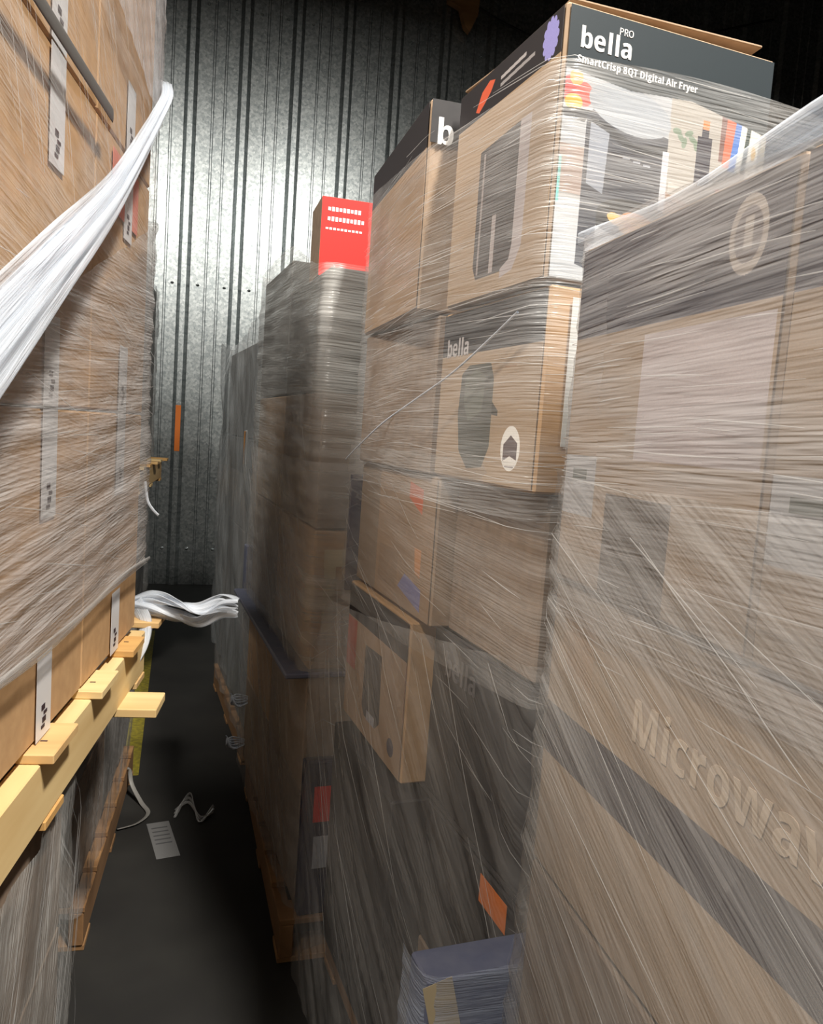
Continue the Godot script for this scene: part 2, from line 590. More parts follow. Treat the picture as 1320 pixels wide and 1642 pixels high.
# raised gathers of film: thin ridges lying on the wrap
func ridges(parent: Node3D, f: Dictionary, path0: Array, mat: Material, opt: Dictionary) -> void:
	var path := rounded(path0, 0.03)
	var cum := cumulate(path)
	var L: float = cum[cum.size() - 1]
	var r := RandomNumberGenerator.new()
	r.seed = opt.seed
	var outw: float = opt.get("out", 1.0)
	var off: float = opt.get("off", 0.011)
	var st := begin()
	st.set_smooth_group(0)
	for k in opt.count:
		var ang := deg_to_rad(r.randf_range(opt.ang[0], opt.ang[1]))
		var ln := r.randf_range(opt.len[0], opt.len[1])
		var w := r.randf_range(opt.w[0], opt.w[1])
		var s0 := r.randf_range(0.0, L)
		var y0 := r.randf_range(opt.y[0], opt.y[1])
		var steps := int(max(3, ln / 0.03))
		var row := []
		var bend := r.randf_range(-0.04, 0.04)
		for i in steps + 1:
			var t := i / float(steps) - 0.5
			var s: float = s0 + cos(ang + bend * t) * ln * t
			var y: float = y0 + sin(ang + bend * t) * ln * t
			if s < 0.0 or s > L or y < opt.y[0] or y > opt.y[1]:
				break
			var e := path_at(path, cum, s)
			var d: Vector2 = e[1]
			var nrm := Vector2(d.y, -d.x) * outw
			var ex := 0.0
			if opt.has("flare"):
				ex = opt.flare.call(s, y)
			var ww: float = w * (1.0 - 4.0 * t * t) + 0.0003
			var q: Vector2 = e[0] + nrm * (off + ex)
			var h: Vector2 = e[0] + nrm * (off + ex + ww * 0.45)
			var cc := Vector3(f.s * q.x, y, -q.y)
			var mm := Vector3(f.s * h.x, y, -h.y)
			var dirp := Vector3(f.s * d.x * cos(ang), sin(ang), -d.y * cos(ang)).normalized()
			var n3 := Vector3(f.s * nrm.x, 0, -nrm.y).normalized()
			var side := dirp.cross(n3).normalized() * ww
			row.append([cc - side, mm, cc + side, s])
		for i in range(row.size() - 1):
			for m in 2:
				quad(st, [row[i][m], row[i][m + 1], row[i + 1][m + 1], row[i + 1][m]], [Vector2(row[i][3], 0), Vector2(row[i][3], .01), Vector2(row[i + 1][3], .01), Vector2(row[i + 1][3], 0)])
	st.generate_normals()
	var o := part("film_gathers", st.commit(), mat, parent)
	o.set_meta("kind", "stuff")

func film_thing(f: Dictionary, label: String, group := "") -> Node3D:
	return thing("stretch_film", label, "film", f.P, f.phi, group)

# ================================================================ scene
func _ready() -> void:
	rng.seed = 7
	# ---- camera
	var cam := Camera3D.new()
	cam.name = "camera"
	cam.position = Vector3(0, 1.6, 0)
	cam.rotation_degrees = Vector3(-5.689, -14.111, 4.0)
	cam.fov = 65.97
	cam.near = 0.02
	cam.far = 60.0
	add_child(cam)
	cam.current = true
	# ---- environment and exposure
	var we := WorldEnvironment.new()
	var env := Environment.new()
	env.background_mode = Environment.BG_COLOR
	env.background_color = Color(0, 0, 0)
	env.tonemap_mode = Environment.TONE_MAPPER_LINEAR
	env.tonemap_exposure = 1.15
	env.sdfgi_enabled = true
	env.ssao_enabled = true
	env.ssil_enabled = true
	we.environment = env
	add_child(we)
	# ---- ceiling lamp of the hall, then two lamps added to brighten the right loads
	lamp(Vector3(1.25, 5.6, 0.7), 54.0, "white linear warehouse lamp hanging over the wrapped mixed load")
	lamp(Vector3(-1.7, 5.6, -0.8), 25.0, "unseen white lamp added over the tall kraft cartons to brighten the loads opposite")  # unseen lamp, added so the grey and wall-end loads get light
	lamp(Vector3(-1.7, 5.6, 2.0), 20.0, "unseen white lamp added by the aisle entrance to brighten the mixed load")  # unseen lamp, added to light the jutting blue-grey carton
	make_materials()
	build_shell()
	build_right()
	build_left()
	build_loose()

func lamp(p: Vector3, energy: float, label: String) -> void:
	var o := thing("ceiling_lamp", label, "lamp", p, 0.0, "warehouse ceiling lamps")
	part("housing", box_mesh(Vector3(0.34, 0.08, 1.3), 0.01), plain(Color(.75, .76, .77), .5), o, Transform3D(Basis.IDENTITY, Vector3(0, 0.05, 0)))
	var g := plain(Color(.9, .9, .9), .5)
	g.emission_enabled = true
	g.emission = Color(1.0, .97, .9)
	g.emission_energy_multiplier = 3.0
	part("lamp_diffuser", box_mesh(Vector3(0.28, 0.016, 1.22), 0.004), g, o, Transform3D(Basis.IDENTITY, Vector3(0, 0.002, 0)))
	for z in [-0.5, 0.5]:
		part("hanger_rod", box_mesh(Vector3(0.012, 0.9, 0.012), 0.002), plain(Color(.4, .4, .4), .5, .8), o, Transform3D(Basis.IDENTITY, Vector3(0, 0.53, z)))
	var l := AreaLight3D.new()
	l.name = "lamp_light"
	l.area_size = Vector2(0.28, 1.2)
	l.light_energy = energy
	l.light_color = Color(1.0, .975, .935)
	l.shadow_enabled = true
	l.rotation_degrees = Vector3(-90, 0, 0)
	l.position = Vector3(0, -0.02, 0)
	l.set("area_range", 30.0)
	l.set("light_specular", 1.0)
	o.add_child(l)

func make_materials() -> void:
	var ft := film_textures(11)
	var ft2 := film_textures(37)
	var ft3 := film_textures(71, .13)
	M.film_soft = film_material(ft3, Color(.74, .73, .72, .52), .24, .3)
	M.film_mid = film_material(ft3, Color(.76, .75, .75, .9), .24, .4)
	M.film_blue = film_material(ft2, Color(.72, .76, .84, .8), .2, .7)
	M.film_soft2 = film_material(ft3, Color(.72, .72, .71, .95), .24, .35)
	M.film = film_material(ft, Color(.74, .73, .72, .85))
	M.film2 = film_material(ft2, Color(.86, .86, .88, .85))
	M.film_thin = film_material(ft, Color(.80, .80, .80, .5))
	M.film_heavy = film_material(ft2, Color(.72, .71, .70, 1.0))
	M.film_grey = film_material(ft3, Color(.60, .62, .63, 1.0))
	var g := plain(Color(.86, .86, .86, .38), .25)
	g.transparency = BaseMaterial3D.TRANSPARENCY_ALPHA
	g.cull_mode = BaseMaterial3D.CULL_DISABLED
	M.gather = g
	M.rope = film_material(ft, Color(.92, .95, .99, 1.0), .3)
	M.rope.backlight_enabled = true
	M.rope.backlight = Color(.3, .32, .34)
	var rp := plain(Color(.84, .87, .92, .8), .3)
	rp.transparency = BaseMaterial3D.TRANSPARENCY_ALPHA
	M.rope_core = rp
	M.kraft = mottled(Color8(196, 158, 114), Color8(180, 142, 100), .03, 5, 1.5)
	M.kraft2 = mottled(Color8(162, 140, 117), Color8(148, 124, 100), .03, 6, 1.5)
	M.kraft3 = mottled(Color8(142, 122, 104), Color8(122, 104, 88), .03, 16, 1.5)
	M.wood = [mottled(Color8(222, 188, 132), Color8(192, 152, 100), .02, 8, .9, .75, 8.0), mottled(Color8(232, 206, 152), Color8(208, 174, 118), .02, 9, .9, .75, 8.0), mottled(Color8(214, 170, 104), Color8(186, 140, 84), .02, 12, .9, .75, 8.0)]
	M.old_wood = [mottled(Color8(168, 128, 84), Color8(128, 94, 60), .02, 18, .9, .85, 8.0), mottled(Color8(150, 112, 74), Color8(120, 88, 56), .02, 19, .9, .85, 8.0)]
	var gv := mottled(Color8(200, 206, 207), Color8(138, 146, 149), .06, 21, 1.6, .33, 1.0, true, true)
	gv.metallic = .9
	M.zinc = gv
	M.floor = mottled(Color8(40, 39, 36), Color8(24, 23, 22), .012, 31, .35, .8, 1.0, false, true)
	M.dark_wall = mottled(Color8(52, 48, 44), Color8(38, 36, 34), .02, 33, .3, .8, 1.0, false, true)
	M.roof = mottled(Color8(58, 50, 44), Color8(44, 40, 36), .02, 34, .3, .8, 1.0, false, true)
	M.white = plain(Color(.85, .85, .84), .6)
	M.tape = plain(Color(.86, .86, .87), .35)
	M.ink = plain(Color(.2, .14, .18), .6)
	M.black = mottled(Color8(44, 42, 44), Color8(34, 32, 35), .04, 41, 1.5, .6)
	M.navy = mottled(Color8(30, 30, 62), Color8(24, 24, 50), .04, 42, 1.5, .6)
	M.bluegrey = mottled(Color8(92, 98, 122), Color8(112, 116, 134), .02, 43, 1.5, .5)
	M.red = plain(Color8(222, 40, 34), .45)
	M.orange = plain(Color8(226, 120, 34), .6)
	M.lilac = plain(Color8(150, 146, 206), .5)
	M.grey = mottled(Color8(112, 110, 106), Color8(96, 94, 92), .03, 44, 1.5, .7)
	M.teal = plain(Color8(30, 96, 92), .6)
	M.yellow = mottled(Color8(150, 138, 34), Color8(96, 88, 30), .08, 45, .8, .8)
	M.front_print = print_material(front_print())
	var kc := Color8(166, 143, 118)
	for v in 7:
		M["side%d" % v] = print_material(side_print(kc if v < 3 or v == 6 else Color8(160, 132, 104), v), .6)

func build_shell() -> void:
	struct("floor", box_mesh(Vector3(12.2, 0.1, 14.2), 0.0), M.floor, "dark worn concrete warehouse floor between the pallet rows", Vector3(0.9, -0.05, -1.0))
	struct("ceiling", box_mesh(Vector3(12.2, 0.1, 14.2), 0.0), M.roof, "dark brown warehouse roof underside", Vector3(0.9, 6.65, -1.0))
	struct("wall_left", box_mesh(Vector3(0.1, 6.6, 14.0), 0.0), M.dark_wall, "dark side wall of the warehouse", Vector3(-5.1, 3.3, -1.0))
	struct("wall_right", box_mesh(Vector3(0.1, 6.6, 14.0), 0.0), M.dark_wall, "dark side wall of the warehouse beyond the stacks", Vector3(6.95, 3.3, -1.0))
	struct("wall_front", box_mesh(Vector3(12.2, 6.6, 0.1), 0.0), M.dark_wall, "dark wall behind the aisle entrance", Vector3(0.9, 3.3, 6.05))
	var back := struct("wall_back", box_mesh(Vector3(12.2, 6.6, 0.1), 0.0), M.dark_wall, "galvanised corrugated steel wall closing the aisle", Vector3(0.9, 3.3, -7.85))
	# corrugated sheets: two ribs each
	var pitch := 0.468
	var x0 := -4.98
	var prof := []
	for k in 2:
		var o := k * pitch
		prof += [[o, 0], [o + .115, 0], [o + .122, .007], [o + .134, .007], [o + .141, 0], [o + .222, 0], [o + .229, .007], [o + .241, .007], [o + .248, 0], [o + .345, 0], [o + .378, .036], [o + .424, .036], [o + .457, 0]]
	prof.append([2 * pitch + 0.012, 0])
	var st := begin()
	st.set_smooth_group(-1)
	var H := 6.58
	for i in prof.size() - 1:
		var a: Array = prof[i]
		var b: Array = prof[i + 1]
		quad(st, [Vector3(a[0], H, a[1]), Vector3(b[0], H, b[1]), Vector3(b[0], 0, b[1]), Vector3(a[0], 0, a[1])], [Vector2(a[0], H), Vector2(b[0], H), Vector2(b[0], 0), Vector2(a[0], 0)])
	st.generate_normals()
	var sheet := st.commit()
	var screw := SphereMesh.new()
	screw.radius = 0.016
	screw.height = 0.02
	screw.radial_segments = 8
	screw.rings = 4
	for k in 13:
		var sh := part("steel_sheet", sheet, M.zinc, back, Transform3D(Basis.IDENTITY, Vector3(x0 + k * 2 * pitch - 0.9, -3.3, 0.055 + (k % 2) * 0.002)))
		for j in 4:
			for y in [0.35, 2.83, 5.3]:
				part("screw", screw, M.zinc, sh, Transform3D(Basis.IDENTITY, Vector3([.06, .30, .528, .768][j], y, 0.006)))

func build_right() -> void:
	# ------------------------------------------------ A: load beside the camera
	var A := frame(Vector3(0.512, 0, 0.15), 0.0, 1.0)
	for i in 3:
		var a1 := 1.25 - i * 0.455
		carton(A, 0, .40, 1.40, 1.884, a1 - .45, a1, "appliance_carton", ["kraft carton with navy header beside the air fryer photo carton", "kraft carton with navy header in the middle of the wrapped load's top tier", "kraft carton with navy header at the open end of the wrapped load's top tier"][i], "navy headed cartons on the top tier", M.kraft2, M.side2)
	for i in 2:
		var a1 := 1.25 - i * 0.625
		var o := carton(A, 0.004, .55, .95, 1.395, a1 - .62, a1, "microwave_carton", ["kraft microwave carton with pale lettering under the navy headed cartons", "kraft microwave carton beside the pale lettered one"][i], "microwave cartons in the wrapped load", M.kraft3, M.side6)
		if i == 0:
			lettering(o, "lettering", "Microwave", .052, plain(Color8(202, 181, 156), .6), Transform3D(Basis(Vector3.UP, -PI / 2), Vector3(-.2768, .318, -.06)))
	for i in 2:
		var a1 := 1.25 - i * 0.625
		carton(A, 0.0, .55, .55, .945, a1 - .62, a1, "plain_carton", ["grey-brown carton in the lower tier of the heavily wrapped load, under the lettered carton", "grey-brown carton in the lower tier of the heavily wrapped load, at its open end"][i], "lower tier cartons", M.kraft3)
		carton(A, 0.0, .55, .141, .545, a1 - .62, a1, "plain_carton", ["grey-brown carton resting on the pallet of the heavily wrapped load, inner end", "grey-brown carton resting on the pallet of the heavily wrapped load, open end"][i], "lower tier cartons", M.kraft3)
	pallet(A, -.03, .75, 0, .14, 0, [[0, .1, 0], [.2, .3, 0], [.4, .5, 0], [.6, .7, 0], [.8, .9, 0], [1.0, 1.1, 0], [1.18, 1.27, 0]], 1.27, "wooden_pallet", "wooden pallet under the heavily wrapped load of microwave cartons", M.old_wood, "floor pallets")
	var fa := film_thing(A, "milky stretch film drawn tightly over the load with navy headed cartons")
	var pa := [Vector2(0, -.02), Vector2(0, 1.258), Vector2(.55, 1.258)]
	var topa := func(s: float) -> float: return 1.892 + 0.012 * sin(s * 7.0)
	film(fa, A, "film_layer", pa, M.film_soft, {"y0": .1, "y1": 1.45, "ang": 31.0, "scale": 1.4, "seed": 2, "out": -1.0, "amp": .004, "off": .010})
	film(fa, A, "film_layer", pa, M.film_mid, {"y0": 1.35, "y1": topa, "ang": -2.0, "scale": 1.1, "seed": 3, "out": -1.0, "amp": .004, "off": .010})
	film(fa, A, "film_layer", pa, M.film_soft, {"y0": .1, "y1": 1.55, "ang": 24.0, "scale": 1.2, "seed": 4, "out": -1.0, "amp": .006, "off": .016, "flare": func(s, y): return .012 * smoothstep(1.4, .6, y)})
	ridges(fa, A, pa, M.gather, {"seed": 5, "count": 160, "ang": [-4, 3], "len": [.05, .3], "w": [0.0003, 0.0009], "y": [1.3, 1.87], "out": -1.0, "off": .014})
	ridges(fa, A, pa, M.gather, {"seed": 6, "count": 90, "ang": [16, 34], "len": [.12, .6], "w": [0.0003, 0.0010], "y": [.3, 1.5], "out": -1.0, "off": .022, "flare": func(s, y): return .012 * smoothstep(1.4, .6, y)})
	# rolled film along the top edge
	var edge := []
	var ew := []
	for i in 40:
		var t := i / 39.0
		edge.append(Vector3(-.006 + .01 * sin(t * 9), 1.893 + .006 * sin(t * 14), -(-.02 + 1.28 * t)))
		ew.append(.045 - .018 * t)
	part("film_hem", ribbon(edge, ew, .016, Vector3.UP, 1.2, 14, .08), M.rope, fa)

	# ------------------------------------------------ B: load with the printed air fryer carton
	var B := frame(Vector3(.493, 0, -1.2), 6.4, 1.0)
	var b1 := carton(B, 0, .41, 1.858, 2.277, 0, .405, "air_fryer_carton", "air fryer carton with a full colour kitchen photo and dark header, topmost at the corner", "air fryer cartons", M.kraft2, M.side0, M.front_print)
	var wt := plain(Color(.9, .9, .9), .5)
	# front lettering on the dark header
	var fp: Node3D = b1.get_node("front_print")
	lettering(fp, "lettering", "bella", .030, wt, Transform3D(Basis.IDENTITY, Vector3(-.182, .160, .0012)))
	lettering(fp, "lettering", "PRO", .0105, wt, Transform3D(Basis.IDENTITY, Vector3(-.112, .184, .0012)), false)
	lettering(fp, "lettering", "SmartCrisp 8QT Digital Air Fryer", .0108, wt, Transform3D(Basis.IDENTITY, Vector3(-.183, .128, .0012)))
	# lifted top flaps
	part("top_flap", box_mesh(Vector3(.38, .004, .19), .001), M.kraft2, b1, Transform3D(Basis(Vector3.RIGHT, deg_to_rad(-5)) * Basis(Vector3.BACK, deg_to_rad(2)), Vector3(.0, .432, .09)))
	part("top_flap", box_mesh(Vector3(.40, .004, .20), .001), M.kraft2, b1, Transform3D(Basis(Vector3.RIGHT, deg_to_rad(4)), Vector3(.0, .424, -.1)))
	var b2 := carton(B, -.024, .376, 1.858, 2.285, .435, .975, "air_fryer_carton", "air fryer carton with dark header and one white letter, pushed out behind the photo carton", "air fryer cartons", M.kraft2, M.side4, null, -5.0)
	part("header_print", sheet_mesh(.40, .085), M.black, b2, Transform3D(Basis.IDENTITY, Vector3(0, .381, .2772)))
	lettering(b2, "lettering", "b", .05, wt, Transform3D(Basis.IDENTITY, Vector3(-.190, .36, .2785)))
	var b3 := carton(B, 0.012, .40, 1.515, 1.852, .0, .435, "air_fryer_carton", "kraft air fryer carton with oval badge directly under the photo carton", "air fryer cartons", M.kraft, M.side1)
	lettering(b3.get_node("side_print"), "lettering", "bella", .034, plain(Color(.72, .70, .70), .5), Transform3D(Basis.IDENTITY, Vector3(-.19, .093, .0012)))
	part("shipping_label", sheet_mesh(.19, .24), M.white, b3, Transform3D(Basis.IDENTITY, Vector3(-.06, .2, .2225)))
	for k in 9:
		part("label_print", sheet_mesh(.10, [.003, .008, .002][k % 3]), M.ink, b3.get_node("shipping_label"), Transform3D(Basis.IDENTITY, Vector3(-.03, .07 - k * .018, .001)))
	carton(B, 0.0, .40, 1.515, 1.852, .445, .97, "plain_carton", "plain kraft carton behind the carton with the oval badge", "cartons of the mixed load", M.kraft3)
	carton(B, 0.055, .42, 1.185, 1.510, .02, .40, "grey_carton", "grey-brown carton sagging under the carton with the oval badge", "cartons of the mixed load", M.kraft3)
	carton(B, 0.015, .40, 1.185, 1.510, .41, .97, "plain_carton", "tan carton with orange and lilac print in the mixed load", "cartons of the mixed load", M.kraft2, M.side5)
	var b5 := carton(B, 0.055, .42, .80, 1.178, .0, .47, "black_carton", "black carton with grey lettering low in the mixed load", "cartons of the mixed load", M.black)
	lettering(b5, "lettering", "bella", .05, plain(Color(.34, .33, .34), .5), Transform3D(Basis(Vector3.UP, -PI / 2), Vector3(-.1873, .31, -.16)))
	carton(B, 0.0, .40, .80, 1.178, .48, .97, "air_fryer_carton", "kraft air fryer carton with a red patch beside the black carton", "air fryer cartons", M.kraft, M.side3)
	var b6 := carton(B, .055, .45, .785, .797, .0, .97, "divider_sheet", "dark cardboard divider sheet lying between the tiers of the mixed load", "", M.black)
	var b7 := carton(B, -.15, .10, .46, .755, -.09, -.012, "blue_carton", "blue-grey film covered carton with a beige strip jutting out of the mixed load", "", M.bluegrey)
	part("beige_strip", sheet_mesh(.05, .30), plain(Color8(188, 172, 140), .6), b7, Transform3D(Basis(Vector3.BACK, deg_to_rad(14)), Vector3(-.075, .15, .0435)))
	carton(B, -.14, .10, .0, .455, -.08, -.012, "plain_carton", "narrow brown carton under the blue-grey carton", "cartons of the mixed load", M.kraft3)
	carton(B, .055, .40, .141, .455, .0, .44, "plain_carton", "brown carton on the pallet of the mixed load", "cartons of the mixed load", M.kraft3)
	var b8 := carton(B, .055, .40, .46, .78, .0, .44, "black_carton", "black carton with an orange label under the dark divider sheet", "cartons of the mixed load", M.black)
	carton(B, -.03, .36, .141, .775, .45, .95, "black_carton", "tall black carton at the foot of the mixed load", "cartons of the mixed load", M.black)
	part("orange_label", sheet_mesh(.11, .055), M.orange, b8, Transform3D(Basis(Vector3.UP, -PI / 2), Vector3(-.178, .285, .13)))
	pallet(B, .0, .70, 0, .14, -.08, [[-.08, .02, 0], [.12, .22, 0], [.32, .42, 0], [.52, .62, 0], [.72, .82, 0], [.92, 1.02, 0]], 1.02, "wooden_pallet", "wooden pallet under the mixed load with the photo carton", M.old_wood, "floor pallets")
	var fb := film_thing(B, "clear stretch film round the mixed load, flaring out towards the floor")
	var pb := [Vector2(.62, -.004), Vector2(-.004, -.004), Vector2(-.056, .415), Vector2(-.012, .985), Vector2(.4, .985)]
	var pb2 := [Vector2(.62, .0), Vector2(.045, .0), Vector2(-.015, .45), Vector2(-.02, .985), Vector2(.4, .985)]
	var pb3 := [Vector2(.30, .0), Vector2(.045, .0), Vector2(-.015, .45), Vector2(-.03, .985), Vector2(.4, .985)]
	film(fb, B, "film_layer", pb, M.film_thin, {"y0": 1.47, "y1": func(s): return 2.19 + .02 * sin(s * 5.0), "ang": -1.0, "scale": .9, "seed": 13, "out": -1.0, "amp": .003, "off": .007})
	film(fb, B, "film_layer", pb2, M.film_soft, {"y0": func(s): return 1.16 - .02 * s, "y1": func(s): return 1.56, "ang": 6.0, "scale": 1.1, "seed": 14, "out": -1.0, "amp": .004, "off": .012})
	film(fb, B, "film_layer", pb3, M.film_soft, {"y0": .02, "y1": func(s): return 1.25 - .1 * s, "ang": 52.0, "scale": 1.2, "seed": 15, "out": -1.0, "amp": .01, "off": .016, "flare": func(s, y): return .065 * smoothstep(1.4, .85, y) * clamp((s - .3) / .55, 0.0, 1.0)})
	ridges(fb, B, pb, M.gather, {"seed": 16, "count": 260, "ang": [-5, 4], "len": [.05, .35], "w": [0.0003, 0.0007], "y": [1.45, 2.2], "out": -1.0, "off": .011})
	ridges(fb, B, pb2, M.gather, {"seed": 17, "count": 60, "ang": [10, 30], "len": [.06, .22], "w": [0.0003, 0.0009], "y": [.95, 1.5], "out": -1.0, "off": .017})
	ridges(fb, B, pb3, M.gather, {"seed": 18, "count": 50, "ang": [44, 64], "len": [.15, .8], "w": [0.0004, 0.0013], "y": [.05, 1.2], "out": -1.0, "off": .022, "flare": func(s, y): return .065 * smoothstep(1.4, .85, y) * clamp((s - .3) / .55, 0.0, 1.0)})
	ridges(fb, B, pb3, M.gather, {"seed": 19, "count": 5, "ang": [26, 40], "len": [.5, .9], "w": [0.0011, 0.0022], "y": [.75, 1.3], "out": -1.0, "off": .02})
	film(fb, B, "film_layer", [Vector2(.12, -.092), Vector2(-.152, -.092), Vector2(-.152, .0)], M.film_blue, {"y0": .2, "y1": .765, "ang": 4.0, "scale": .7, "seed": 20, "out": -1.0, "amp": .004, "off": .007})
	var tail := curve_points([Vector3(.01, 1.81, -.05), Vector3(.004, 1.72, -.3), Vector3(-.03, 1.62, -.6), Vector3(-.03, 1.52, -.9)], 30)
	var tw := []
	for i in 30:
		tw.append(.004)
	part("film_cord", ribbon(tail, tw, .004, Vector3.UP), M.rope_core, fb, Transform3D(Basis.IDENTITY, Vector3(-.028, 0, 0)))

	# ------------------------------------------------ C: grey wrapped load with the red box on top
	var C := frame(Vector3(.287, 0, -2.27), 5.9, 1.0)
	var rows := [[.141, .50, 1], [.505, .865, 0], [.885, 1.30, 3], [1.305, 1.70, 0], [1.705, 2.05, 1]]
	var cm := [M.kraft3, M.kraft2, M.kraft]
	var names := ["on the pallet", "in the second tier", "just above the blue slip sheet", "in the fourth tier", "in the top tier"]
	for i in rows.size():
		for k in 2:
			var dy: float = .12 if (i == 4 and k == 1) else 0.0
			carton(C, .0, .5, rows[i][0], rows[i][1] + dy, k * .58, k * .58 + .57, "shipping_carton", "brown carton %s of the grey load, %s" % [names[i], "mixed load side" if k == 0 else "steel wall side"], "cartons of the grey wrapped load", M.grey if i == 4 else cm[(i + k) % 3], null)
	var navy := thing("navy_strip", "narrow navy cardboard edge strip standing at the corner of the grey wrapped load", "strip", at(C, .115, 1.13, -.026), C.phi)
	part("body", box_mesh(Vector3(.05, .34, .016), .003), M.navy, navy, Transform3D(Basis.IDENTITY, Vector3(0, .17, 0)))
	var nc := carton(C, .0, .4, .141, .62, -.05, -.008, "navy_carton", "flat navy and red carton standing against the foot of the grey wrapped load", "", M.navy)
	part("red_print", sheet_mesh(.12, .11), M.red, nc, Transform3D(Basis.IDENTITY, Vector3(-.11, .35, .0262)))
	part("label", sheet_mesh(.13, .10), plain(Color8(170, 172, 180), .6), nc, Transform3D(Basis.IDENTITY, Vector3(-.10, .20, .0262)))
	var slip := thing("slip_sheet", "blue-grey plastic slip sheet between the tiers of the grey wrapped load", "sheet", at(C, .23, .866, .57), C.phi)
	part("body", box_mesh(Vector3(.60, .016, 1.2), .004), M.bluegrey, slip, Transform3D(Basis.IDENTITY, Vector3(0, .009, 0)))
	pallet(frame(Vector3(.24, 0, -2.21), 3.0, 1.0), .0, .72, 0, .14, 0, [[0, .1, 0], [.2, .3, 0], [.4, .5, 0], [.6, .7, 0], [.8, .9, 0], [1.06, 1.16, 0]], 1.16, "wooden_pallet", "wooden pallet under the grey wrapped load with the red box", M.old_wood, "floor pallets")
	var fc := film_thing(C, "hazy grey stretch film round the load that carries the red box")
	var pc := [Vector2(.45, -.006), Vector2(-.01, -.006), Vector2(-.01, 1.16), Vector2(.4, 1.16)]
	film(fc, C, "film_layer", pc, M.film_soft2, {"y0": .87, "y1": func(s): return 2.06 + .14 * smoothstep(.45, 1.0, s) + .12 * smoothstep(.35, 0.0, s), "ang": 2.0, "scale": 1.2, "seed": 23, "out": -1.0, "amp": .006, "off": .012})
	film(fc, C, "film_layer", pc, M.film_soft, {"y0": .13, "y1": 1.5, "ang": 48.0, "scale": 1.3, "seed": 24, "out": -1.0, "amp": .01, "off": .02})
	ridges(fc, C, pc, M.gather, {"seed": 25, "count": 60, "ang": [30, 60], "len": [.1, .5], "w": [0.0006, 0.0017], "y": [.2, 1.6], "out": -1.0, "off": .024})
	var fc_front: Node3D = get_node("shipping_carton_004")
	for k in 2:
		part("cream_tape", sheet_mesh([.035, .11][k], [.22, .05][k]), plain(Color8(206, 188, 152), .6), fc_front, Transform3D(Basis.IDENTITY, Vector3([-.20, -.165][k], [.20, .335][k], .2895)))
	# red box
	var rb := thing("red_box", "small red retail box with white lettering on top of the grey wrapped load", "box", at(C, .155, 2.075, .38), C.phi + deg_to_rad(-4))
	part("body", box_mesh(Vector3(.24, .245, .20), .003), M.kraft3, rb, Transform3D(Basis.IDENTITY, Vector3(0, .1225, 0)))
	var rp := part("front_print", sheet_mesh(.238, .242), M.red, rb, Transform3D(Basis.IDENTITY, Vector3(0, .1225, .1002)))
	var marks := [[-.095, .085, .11, .013], [-.095, .055, .12, .014], [-.10, .025, .13, .007]]
	for mk in marks:
		var n := int(mk[2] / .012)
		for k in n:
			part("lettering", sheet_mesh(.0085, mk[3] * (1.0 if k % 3 else .8)), wt, rp, Transform3D(Basis.IDENTITY, Vector3(mk[0] + k * .012, mk[1], .001)))

	# ------------------------------------------------ D: dark grey wrapped load next to the wall
	var D := frame(Vector3(.19, 0, -3.62), 6.5, 1.0)
	for i in 4:
		for k in 2:
			carton(D, 0, .5, .141 + i * .46, .595 + i * .46, k * .58, k * .58 + .57, "dark_carton", "grey carton, %s tier of wall-end load, %s" % [["bottom", "second", "third", "top"][i], "red box side" if k == 0 else "steel wall side"], "cartons of the wall-end load", M.grey)
	pallet(D, -.02, .7, 0, .14, 0, [[0, .1, 0], [.2, .3, 0], [.4, .5, 0], [.6, .7, 0], [.8, .9, 0], [1.06, 1.16, 0]], 1.16, "wooden_pallet", "wooden pallet under the wall-end load", M.old_wood, "floor pallets")
	var fd := film_thing(D, "hazy grey film round the wall-end load by the corrugated wall")
	var pd := [Vector2(.5, -.006), Vector2(-.01, -.006), Vector2(-.01, 1.16), Vector2(.4, 1.16)]
	film(fd, D, "film_layer", pd, M.film_grey, {"y0": .3, "y1": func(s): return 2.02 + .05 * sin(s * 4.0), "ang": 80.0, "scale": 1.3, "seed": 33, "out": -1.0, "fine": .08, "amp": .03, "off": .035, "du": .03, "dv": .03})
	film(fd, D, "film_layer", pd, M.film_soft, {"y0": .12, "y1": 1.35, "ang": 70.0, "scale": 1.0, "seed": 34, "out": -1.0, "fine": .08, "amp": .02, "off": .02, "du": .03, "dv": .03})
	var wb := carton(D, .03, .16, 1.98, 2.045, .02, .10, "white_packet", "small white packet with an orange edge on the wall-end load", "", M.white)
	part("orange_edge", box_mesh(Vector3(.012, .012, .09), .002), M.orange, wb, Transform3D(Basis.IDENTITY, Vector3(-.075, .058, 0)))
	var ws := carton(D, -.055, -.042, 1.40, 1.56, .10, .14, "white_packet", "slim white packet with a brown edge caught in the wall-end film", "", M.white)
	part("brown_edge", box_mesh(Vector3(.008, .155, .01), .002), plain(Color8(150, 100, 40), .6), ws, Transform3D(Basis.IDENTITY, Vector3(-.008, .08, .02)))
	carton(D, -.06, .05, .86, 1.06, -.13, -.06, "blue_packet", "pale blue packet wedged between the grey and wall-end loads", "", M.bluegrey)

